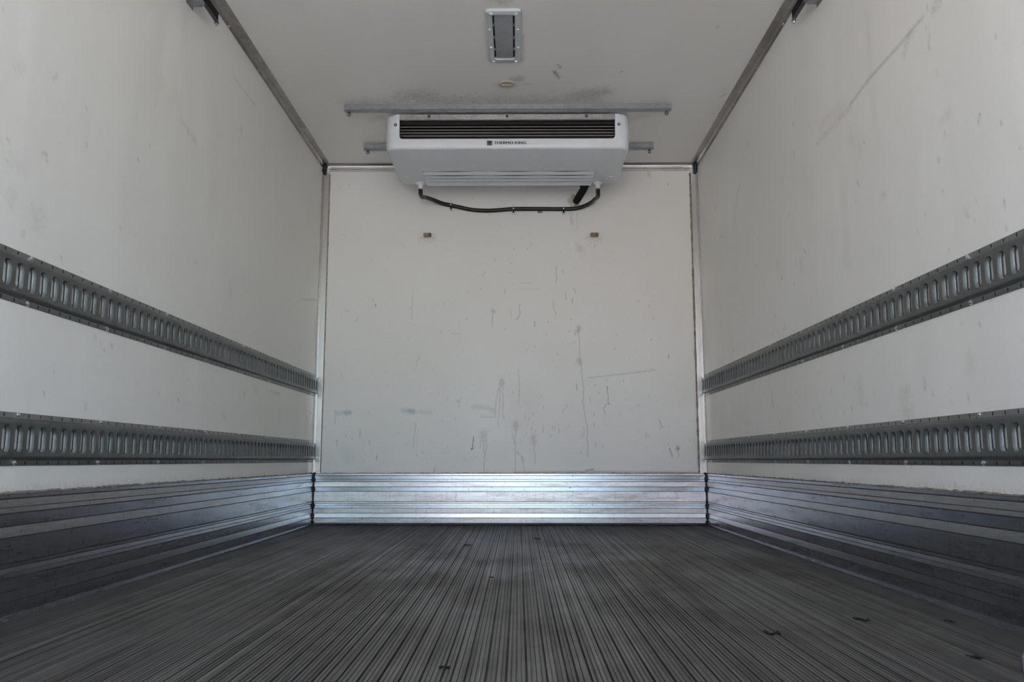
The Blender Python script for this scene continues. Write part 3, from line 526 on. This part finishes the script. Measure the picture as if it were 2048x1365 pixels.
ff.add([(x, yf, z) for x, z in [(xr, OZ0)] + rgt[:-1] + [(xr, OZ0 + rc)]], [tuple(range(len(rgt) + 1))])
low = R_[2]; zl = low[FL][2]; yl = low[FL][1]
ff.add([(xl, yf, OZ0), (OX0 + rc, yf, OZ0), (OX1 - rc, yf, OZ0), (xr, yf, OZ0), (low[FR][0], low[FR][1], zl), (low[FL][0], yl, zl)], [(0, 1, 2, 3, 4, 5)])
# return of the opening edge into the casing
m = len(loop); ff.add([(x, yf, z) for x, z in loop] + [(x, yf + .022, z) for x, z in loop], [(i, i + 1, m + i + 1, m + i) for i in range(m - 1)])
cs.add(ff.v, ff.f)
# underside with a rectangular hole for the louvres, then the top plate
last = R_[-1]
und = MB()
fx0, fx1, fy0, fy1 = last[0][0], last[17][0], last[8][1], last[20][1]
und_out = last
zz = UZ0
hole = [(LX0, LY0, zz), (LX1, LY0, zz), (LX1, LY1, zz), (LX0, LY1, zz)]
vsu = list(last) + hole; b0 = len(last)
und.add(vsu, [tuple([b0, b0 + 1] + list(range(9, 18))[::-1][-1:] + [8])] if False else [])
cs.add([last[8], last[9], hole[1], hole[0]], [(0, 1, 2, 3)])
cs.add(list(last[9:22]) + [hole[2], hole[1]], [tuple(range(15))])
cs.add([last[21], last[22], hole[3], hole[2]], [(0, 1, 2, 3)])
cs.add(list(last[22:26]) + list(last[0:9]) + [hole[0], hole[3]], [tuple(range(15))])
cs.add([(x, y, z) for x, y, z in hole] + [(x, y, z + .02) for x, y, z in hole], [(i, (i + 1) % 4, 4 + (i + 1) % 4, 4 + i) for i in range(4)])
cs.add(top[1], [tuple(range(n))])
casing = cs.build('casing', M['casing'], u, 42); weld_merge(casing.data)
casing.data.polygons.foreach_set('use_smooth', [True] * len(casing.data.polygons)); casing.data.set_sharp_from_angle(angle=math.radians(42))
# inside of the grille
cb = MB(); cb.box(OX0 - .01, OX1 + .01, UY0 + .10, UY0 + .12, OZ0 - .02, UZ1 - .006); cb.box(OX0 - .01, OX1 + .01, UY0 + .022, UY0 + .10, OZ0 - .012, OZ0 - .004)
cb.box(OX0 - .012, OX0 - .002, UY0 + .022, UY0 + .1, OZ0 - .01, UZ1 - .006); cb.box(OX1 + .002, OX1 + .012, UY0 + .022, UY0 + .1, OZ0 - .01, UZ1 - .006)
cb.build('coil_housing', M['coil'], u)
for i in range(5):
    z = 2.134 - i * .0165
    MB().prism([(UY0 + .0285, z), (UY0 + .0265, z + .0016), (UY0 + .0285, z + .0034), (UY0 + .0305, z + .0016)], 'x', OX0 + .002, OX1 - .002).build('grille_bar', M['fin'], u)
MB().prism([(UY0 + .030, UZ1 - .034), (UY0 + .030, UZ1 - .050), (UY0 + .06, UZ1 - .056), (UY0 + .06, UZ1 - .034)], 'x', OX0 + .002, OX1 - .002).build('deflector', M['coil'], u)
st = MB().prism([(UY0 + .003, UZ1 - .004), (UY0 + .003, UZ1 - .033), (UY0 + .010, UZ1 - .036), (UY0 + .012, UZ1 - .034), (UY0 + .006, UZ1 - .031), (UY0 + .006, UZ1 - .004)], 'x', OX0 + .0015, OX1 - .0015).build('top_strip', M['strip'], u)
for x in (-.417, -.005, .414):
    MB().lathe([(.0085, 0), (.0075, .003), (.003, .004)], (x, UY0 + .003, UZ1 - .0145), (0, -1, 0), 8).build('screw', M['darkscrew'], st, 40, None, (x, UY0 + .003, UZ1 - .0145))
for x in (-.594, .584):
    f_ = MB().lathe([(.0085, -.001), (.0085, .0016), (.006, .0018), (.0055, .001)], (x, UY0, 2.137), (0, -1, 0), 10).build('screw', M['darkscrew'], u, 40, None, (x, UY0, 2.137))
    MB().lathe([(.0045, 0), (.0038, .003)], (x, UY0 - .0012, 2.137), (0, -1, 0), 8).build('screw_head', M['screw'], f_, 40, None, (x, UY0, 2.137))
# louvres in the underside
def lobe(x): return sum(max(0.0, 1 - ((x - c) / .125) ** 2) for c in (-.315, .035, .335))
for i, (ya, yb_, f0, zb_, amp) in enumerate(((4.500, 4.523, .0012, -.0120, .0045), (4.555, 4.579, -.0022, -.0120, .0042), (4.610, 4.633, -.0024, -.0120, .0022), (4.655, 4.700, -.0058, -.0150, .0012))):
    mb = MB(); N = 40
    for e in range(N + 1):
        x = LX0 + .002 + (LX1 - LX0 - .004) * e / N; f = f0 - amp * lobe(x)
        mb.v += [(x, ya, UZ0 + f), (x, yb_ - .003, UZ0 + zb_ + .0015), (x, yb_, UZ0 + zb_), (x, yb_ + .002, UZ0 + zb_ + .004), (x, ya + .003, UZ0 + f + .004)]
    for e in range(N):
        for k in range(5): mb.f.append((e * 5 + k, e * 5 + (k + 1) % 5, e * 5 + 5 + (k + 1) % 5, e * 5 + 5 + k))
    mb.f += [tuple(range(5)), tuple(N * 5 + k for k in range(5))]; mb.mi = [0] * len(mb.f)
    mb.build('vent_slat', M['casing'], u, 40)
MB().box(LX0 - .01, LX1 + .01, LY0 - .01, LY1 + .008, UZ0 + .030, UZ0 + .034).build('fan_tray', M['coil'], u)
for x, y in ((-.192, 4.409), (.183, 4.412), (-.594, 4.586), (.589, 4.587)):
    MB().lathe([(.010, 0), (.0095, .0018), (.006, .004), (.002, .0046)], (x, y, UZ0), (0, 0, -1), 12).build('screw_cap', M['whitecap'], u, 50, None, (x, y, UZ0))
for x in (-.523, .523):
    MB().lathe([(.030, .004), (.029, -.002), (.017, -.012), (.013, -.022), (.013, -.036), (.010, -.036)], (x, 4.694, UZ0), (0, 0, 1), 16).build('drain_spigot', M['casing'], u, 40)
# badge and lettering on the front
bd = MB().box(-.1105, -.0835, UY0 - .0012, UY0 + .0005, 2.022, 2.047).build('badge', M['ink'], u)
def flat(name, rects, m, par, y):
    mb = MB()
    for x0, x1, z0, z1 in rects: mb.box(x0, x1, y - .0006, y + .0004, z0, z1)
    return mb.build(name, m, par)
bx, bz = -.0970, 2.0345
flat('badge_field', [(bx - .0115, bx + .0115, bz + .0045, bz + .0108), (bx - .0115, bx - .0075, bz - .0108, bz + .0108), (bx + .0075, bx + .0115, bz - .0108, bz + .0108), (bx - .0062, bx - .0026, bz - .0108, bz - .001), (bx + .0026, bx + .0062, bz - .0108, bz - .001)], M['teal'], bd, UY0 - .0016)
flat('badge_emblem', [(bx - .0085, bx + .0085, bz + .0058, bz + .0088), (bx - .0018, bx + .0018, bz - .0095, bz + .0088)], M['ink'], bd, UY0 - .0022)
fc = bpy.data.curves.new('lettering', 'FONT'); fc.body = 'THERMO KING'; fc.size = .0205; fc.extrude = .0004; fc.offset = 0.0; fc.align_x = 'LEFT'; fc.space_character = 1.03
fo = bpy.data.objects.new('lettering', fc); COL.objects.link(fo); bpy.context.view_layer.update()
me = bpy.data.meshes.new_from_object(fo.evaluated_get(bpy.context.evaluated_depsgraph_get()))
bpy.data.objects.remove(fo)
xs = [v.co.x for v in me.vertices]; k_ = .168 / (max(xs) - min(xs)); x_0 = min(xs)
zs_ = [v.co.y for v in me.vertices]; kz = .0148 / (max(zs_) - min(zs_)); z_0 = min(zs_)
for v in me.vertices: v.co = Vector(((v.co.x - x_0) * k_, -v.co.z, (v.co.y - z_0) * kz))
bm = bmesh.new()
for dx in (-.0007, 0.0, .0007):         # heavier strokes
    tmp = me.copy(); tmp.transform(Matrix.Translation((dx, 0, 0))); bm.from_mesh(tmp); bpy.data.meshes.remove(tmp)
bm.to_mesh(me); bm.free()
me.materials.append(M['ink']); lt = bpy.data.objects.new('lettering', me); COL.objects.link(lt); lt.parent = u; lt.location = Vector((-.073, UY0 - .0006, 2.0285)) - wloc(u)

# ------------------------------------------------------------------ drain hose, clips, pipe stub, pegs
HP = [(-.523, 4.694, 1.968), (-.523, 4.699, 1.960), (-.524, 4.725, 1.945), (-.520, 4.775, 1.945), (-.507, 4.845, 1.965), (-.470, 4.925, 1.975), (-.419, 4.975, 1.969), (-.366, 4.990, 1.961), (-.325, 4.991, 1.952), (-.231, 4.991, 1.932), (-.138, 4.991, 1.927), (-.060, 4.991, 1.931), (.024, 4.991, 1.937), (.19, 4.991, 1.937), (.335, 4.991, 1.936), (.410, 4.989, 1.939), (.462, 4.975, 1.949), (.502, 4.93, 1.957), (.521, 4.86, 1.958), (.529, 4.78, 1.945), (.527, 4.73, 1.943), (.523, 4.700, 1.958), (.523, 4.694, 1.968)]
def catmull(P, m=6):
    out = []
    for i in range(len(P) - 1):
        a, b_, c, d_ = [Vector(P[max(0, min(len(P) - 1, j))]) for j in (i - 1, i, i + 1, i + 2)]
        for k in range(m):
            t = k / m; out.append(.5 * ((2 * b_) + (-a + c) * t + (2 * a - 5 * b_ + 4 * c - d_) * t * t + (-a + 3 * b_ - 3 * c + d_) * t ** 3))
    return out + [Vector(P[-1])]
hs = MB().tube(catmull(HP), .0128, 10).build('drain_hose', M['rubber'], None, 60); tag(hs, 'black rubber drain hose hanging in a shallow curve below the refrigeration unit', 'hose')
for x, z, lab in ((-.367, 1.962, 'metal clip on the black hose, nearest the left drain spigot'), (.024, 1.937, 'metal clip at the middle of the black hose, below the lettering'), (.337, 1.936, 'metal clip on the black hose, just below the thick pipe stub')):
    r = empty('hose_clip', (x, D, z)); tag(r, lab, 'hose clip', 'clips holding the drain hose')
    pts = [(x, D - .0012, z + .0150), (x, D - .012, z + .0152), (x, D - .0225, z + .011), (x, D - .0285, z), (x, D - .0225, z - .011), (x, D - .012, z - .0152), (x, D - .0015, z - .0175), (x, D - .0015, z - .030)]
    mb = MB()
    for p in pts: mb.v += [(p[0] - .006, p[1], p[2]), (p[0] + .006, p[1], p[2]), (p[0] + .006, p[1] + .0012, p[2] - .0003), (p[0] - .006, p[1] + .0012, p[2] - .0003)]
    for i in range(len(pts) - 1):
        for k in range(4): mb.f.append((i * 4 + k, i * 4 + (k + 1) % 4, i * 4 + 4 + (k + 1) % 4, i * 4 + 4 + k))
    mb.mi = [0] * len(mb.f); mb.build('clip_band', M['channel'], r, 50)
    MB().lathe([(.0048, 0), (.0044, .0022), (.002, .0032)], (x, D - .0016, z - .0245), (0, -1, 0), 8).build('screw', M['screw'], r, 40)
    MB().lathe([(.0048, 0), (.0044, .0022), (.002, .0032)], (x, D - .0285, z + .001), (0, -1, 0), 8).build('clip_rivet', M['screw'], r, 40)
ps = empty('pipe_stub', (.416, D, 1.99)); tag(ps, 'thick black insulated pipe leaving the unit and entering the wall', 'pipe')
MB().tube([(.478, 4.722, 2.060), (.474, 4.80, 2.058), (.455, 4.90, 2.033), (.428, 4.975, 2.003), (.414, D + .002, 1.988)], [.022, .022, .0225, .0225, .021], 12).build('insulation', M['foam'], ps, 60)
MB().tube([(.432, 4.722, 2.045), (.436, 4.80, 2.048), (.440, 4.87, 2.045)], .011, 8).build('cable_tail', M['foam'], ps, 60)
sl = MB(); N = 18
for i in range(N):
    a = i * 2 * math.pi / N; r0, r1 = .026 * rnd.uniform(.9, 1.1), .040 * rnd.uniform(.75, 1.25)
    sl.v += [(.413 + r0 * math.cos(a), D - .010, 1.990 + r0 * math.sin(a)), (.408 + r1 * math.cos(a), D - .0005, 1.990 + r1 * math.sin(a))]
for i in range(N): j = (i + 1) % N; sl.f.append((2 * i, 2 * j, 2 * j + 1, 2 * i + 1))
sl.mi = [0] * N; sl.build('foam_ring', M['cream'], ps)
rb = empty('wall_plug', (.19, D, 1.93)); tag(rb, 'small rusty broken fixing behind the black hose between two clips', 'fixing')
MB().lathe([(.013, 0), (.012, .006), (.007, .010)], (.186, D, 1.926), (0, -1, 0), 9).build('fixing_body', M['rust'], rb)
MB().box(.190, .206, D - .006, D, 1.915, 1.926).build('fixing_tab', M['tan'], rb, None, (.002, 1))
for x, z, m_, lab, hx in ((-.512, 1.772, 'tan', 'tan wooden peg stub on the back wall under the left end of the hose', .016), (.526, 1.771, 'rust', 'rusty mottled peg stub on the back wall under the right end of the hose', .017)):
    r = empty('wall_peg', (x, D, z)); tag(r, lab, 'peg', 'peg stubs in the back wall')
    MB().box(x - .0245, x + .0245, D - .022, D, z - .0125, z + .0125).build('peg_body', M[m_], r, None, (.005, 2))
    MB().lathe([(.0095, 0), (.0095, .003), (.006, .003), (.006, .0005)], (x + hx, D - .0215, z + .001), (0, -1, 0), 12).build('peg_socket', M['black'], r)
    MB().lathe([(.0045, 0), (.003, .003)], (x + hx, D - .0225, z + .001), (0, -1, 0), 8).build('peg_pin', M['screw'], r, 40)

# ------------------------------------------------------------------ ceiling lamp and plug
lm = empty('ceiling_lamp', (-.008, 3.409, H)); tag(lm, 'grey rectangular recessed ceiling lamp with frosted lens, switched off', 'lamp')
def rrect(x0, x1, y0, y1, r, m=4):
    o = []
    for cx, cy_, a in ((x1 - r, y1 - r, 0), (x0 + r, y1 - r, .5), (x0 + r, y0 + r, 1), (x1 - r, y0 + r, 1.5)):
        for k in range(m + 1): t = (a + k / m / 2) * math.pi; o.append((cx + r * math.cos(t), cy_ + r * math.sin(t)))
    return o
loops = [(rrect(-.0835, .0675, 3.184, 3.634, .014), H - .0003), (rrect(-.0825, .0665, 3.185, 3.633, .013), H - .0115), (rrect(-.0795, .0635, 3.188, 3.630, .012), H - .0135),
         (rrect(-.0565, .0405, 3.212, 3.598, .012), H - .014), (rrect(-.0555, .0395, 3.213, 3.597, .011), H - .012), (rrect(-.0545, .0385, 3.214, 3.596, .010), H - .0015)]
mb = MB(); nn = len(loops[0][0])
for lp, z in loops: mb.v += [(x, y, z) for x, y in lp]
for i in range(len(loops) - 1):
    for k in range(nn): mb.f.append((i * nn + k, i * nn + (k + 1) % nn, (i + 1) * nn + (k + 1) % nn, (i + 1) * nn + k))
mb.mi = [0] * len(mb.f); mb.build('lamp_frame', M['lampframe'], lm, 35)
MB().box(-.0545, .0385, 3.214, 3.596, H - .003, H - .0004).build('lamp_tray', M['coil'], lm)
MB().box(-.0480, .0320, 3.216, 3.594, H - .0105, H - .003).build('lamp_lens', M['lamplens'], lm, 30, (.004, 2))
for x in (-.051, .035):
    for y in (3.300, 3.405, 3.510):
        MB().box(x - .0055, x + .0055, y - .006, y + .006, H - .013, H - .003).build('lens_clip', M['galv'], lm, None, (.002, 1))
for x, y in ((-.060, 3.198), (.045, 3.198), (-.069, 3.326), (.053, 3.327), (-.068, 3.481), (.053, 3.482), (-.059, 3.615), (.044, 3.615)):
    MB().lathe([(.0075, 0), (.007, .002), (.0045, .0045), (.0015, .005)], (x, y, H - .014), (0, 0, -1), 10).build('screw', M['whitecap'], lm, 50, None, (x, y, H - .014))
pg = empty('ceiling_plug', (-.004, 3.877, H)); tag(pg, 'round cream plug sealed into the ceiling between the lamp and the unit', 'plug')
MB().lathe([(.043, .0004), (.042, -.003), (.037, -.006), (.031, -.0055), (.028, -.003)], (-.004, 3.877, H), (0, 0, 1), 24).build('plug_rim', M['cream'], pg, 45)
MB().box(-.030, .022, 3.8725, 3.8815, H - .0085, H - .003).build('plug_rib', M['cream'], pg, None, (.002, 1))

# ------------------------------------------------------------------ ends of the roller-door tracks in the upper corners
for s, lab in ((-1, 'dark steel roller-door track end with bracket, high on the left wall'), (1, 'dark steel roller-door track end with bracket, high on the right wall')):
    X = lambda d: s * (W - d)
    r = empty('door_track', (X(.045), 2.2, 2.094)); tag(r, lab, 'door track', 'roller-door tracks under the ceiling')
    zb, zt_ = 2.077, 2.119
    pr = [(.046, zb + .004), (.049, zb), (.0565, zb), (.060, zb + .0035), (.060, zb + .0065), (.0580, zb + .0065), (.0575, zb + .0045), (.0560, zb + .0025), (.050, zb + .0025), (.0485, zb + .005), (.0485, zt_ - .003), (.050, zt_ - .002), (.060, zt_ - .002), (.060, zt_), (.049, zt_), (.046, zt_ - .003)]
    MB().prism([(X(a), z) for a, z in pr], 'y', Y0 + .02, 3.018).build('track_channel', M['channel'], r)
    MB().prism([(X(a), z) for a, z in [(.0487, zb + .0050), (.0487, zt_ - .0035), (.0585, zt_ - .0035), (.0585, zb + .0070), (.0575, zb + .0050)]], 'y', Y0 + .03, 3.012).build('track_shade_fill', M['hole'], r)  # solid near-black fill standing for the shade inside the open channel
    ax = (X(.0525), 3.012, zb - .001)
    MB().lathe([(.0075, .003), (.0075, -.005), (.0045, -.005), (.0045, -.010), (.003, -.011)], ax, (0, 0, 1), 6).build('bolt', M['screw'], r, 30)
    MB().box(*sorted((X(.045), X(.060))), 3.006, 3.018, zb - .003, zb).build('end_stop', M['channel'], r)
    bk = MB(); bk.box(*sorted((X(0), X(.003))), 2.845, 2.905, zb - .008, zb + .030); bk.box(*sorted((X(.003), X(.046))), 2.845, 2.89, zb - .0035, zb - .0005)
    bk.box(*sorted((X(.046), X(.060))), 2.845, 2.875, zb - .003, zb); bk.build('track_bracket', M['galv'], r)

# ------------------------------------------------------------------ small bracket, and black floor marks built as raised chips
cb_ = empty('corner_bracket', (1.005, 1.60, 0)); tag(cb_, 'small grey metal bracket on the floor by the right skirting, closest to the camera', 'bracket')
MB().prism([(.974, 0), (.974, .028), (.980, .036), (1.08, .080), (1.08, 0)], 'y', 1.585, 1.595).build('bracket_plate', M['track'], cb_, None, (.002, 1))
MB().box(.974, 1.06, 1.555, 1.585, 0, .006).build('bracket_foot', M['track'], cb_, None, (.001, 1))
SCR = [((.623, 1.924), .034, 'largest black scrap on the ribs, front right part of the floor'), ((.885, 2.089), .034, 'flat black scrap near the right edge strip of the ribbed floor'),
       ((-.085, 1.615), .020, 'small hooked black scrap on the ribs at the front of the floor'), ((1.085, 2.065), .020, 'black scrap beside the weld bead along the right skirting'),
       ((.946, 1.697), .022, 'thin black scrap on the floor in the right foreground'), ((.146, 4.157), .036, 'black scrap on the ribs near the back wall, under the unit'),
       ((-.179, 3.844), .034, 'black scrap on the ribbed floor far back, left of the middle line'), ((-.035, 2.803), .014, 'tiny black scrap in the middle of the ribbed floor')]
for (x, y), L, lab in SCR:
    mb = MB(); N = 11; a0 = rnd.uniform(-.5, .2); pts = []
    for i in range(N):
        t = i / (N - 1) - .5
        pts.append((x + L * t * math.cos(a0) + rnd.uniform(-.12, .12) * L, y + L * 2.6 * t * math.sin(a0) + rnd.uniform(-.55, .55) * L, .0022 + abs(rnd.uniform(0, .002))))
    mb.tube(pts, [L * rnd.uniform(.03, .15) if 0 < i < N - 1 else L * .02 for i in range(N)], 6)
    for v in range(len(mb.v)): p = mb.v[v]; mb.v[v] = (p[0], p[1], max(.0001, min(p[2], .0055)))
    tag(mb.build('floor_mark', M['mark'], None, 60, None, (x, y, 0)), lab, 'mark', 'black marks on the floor')
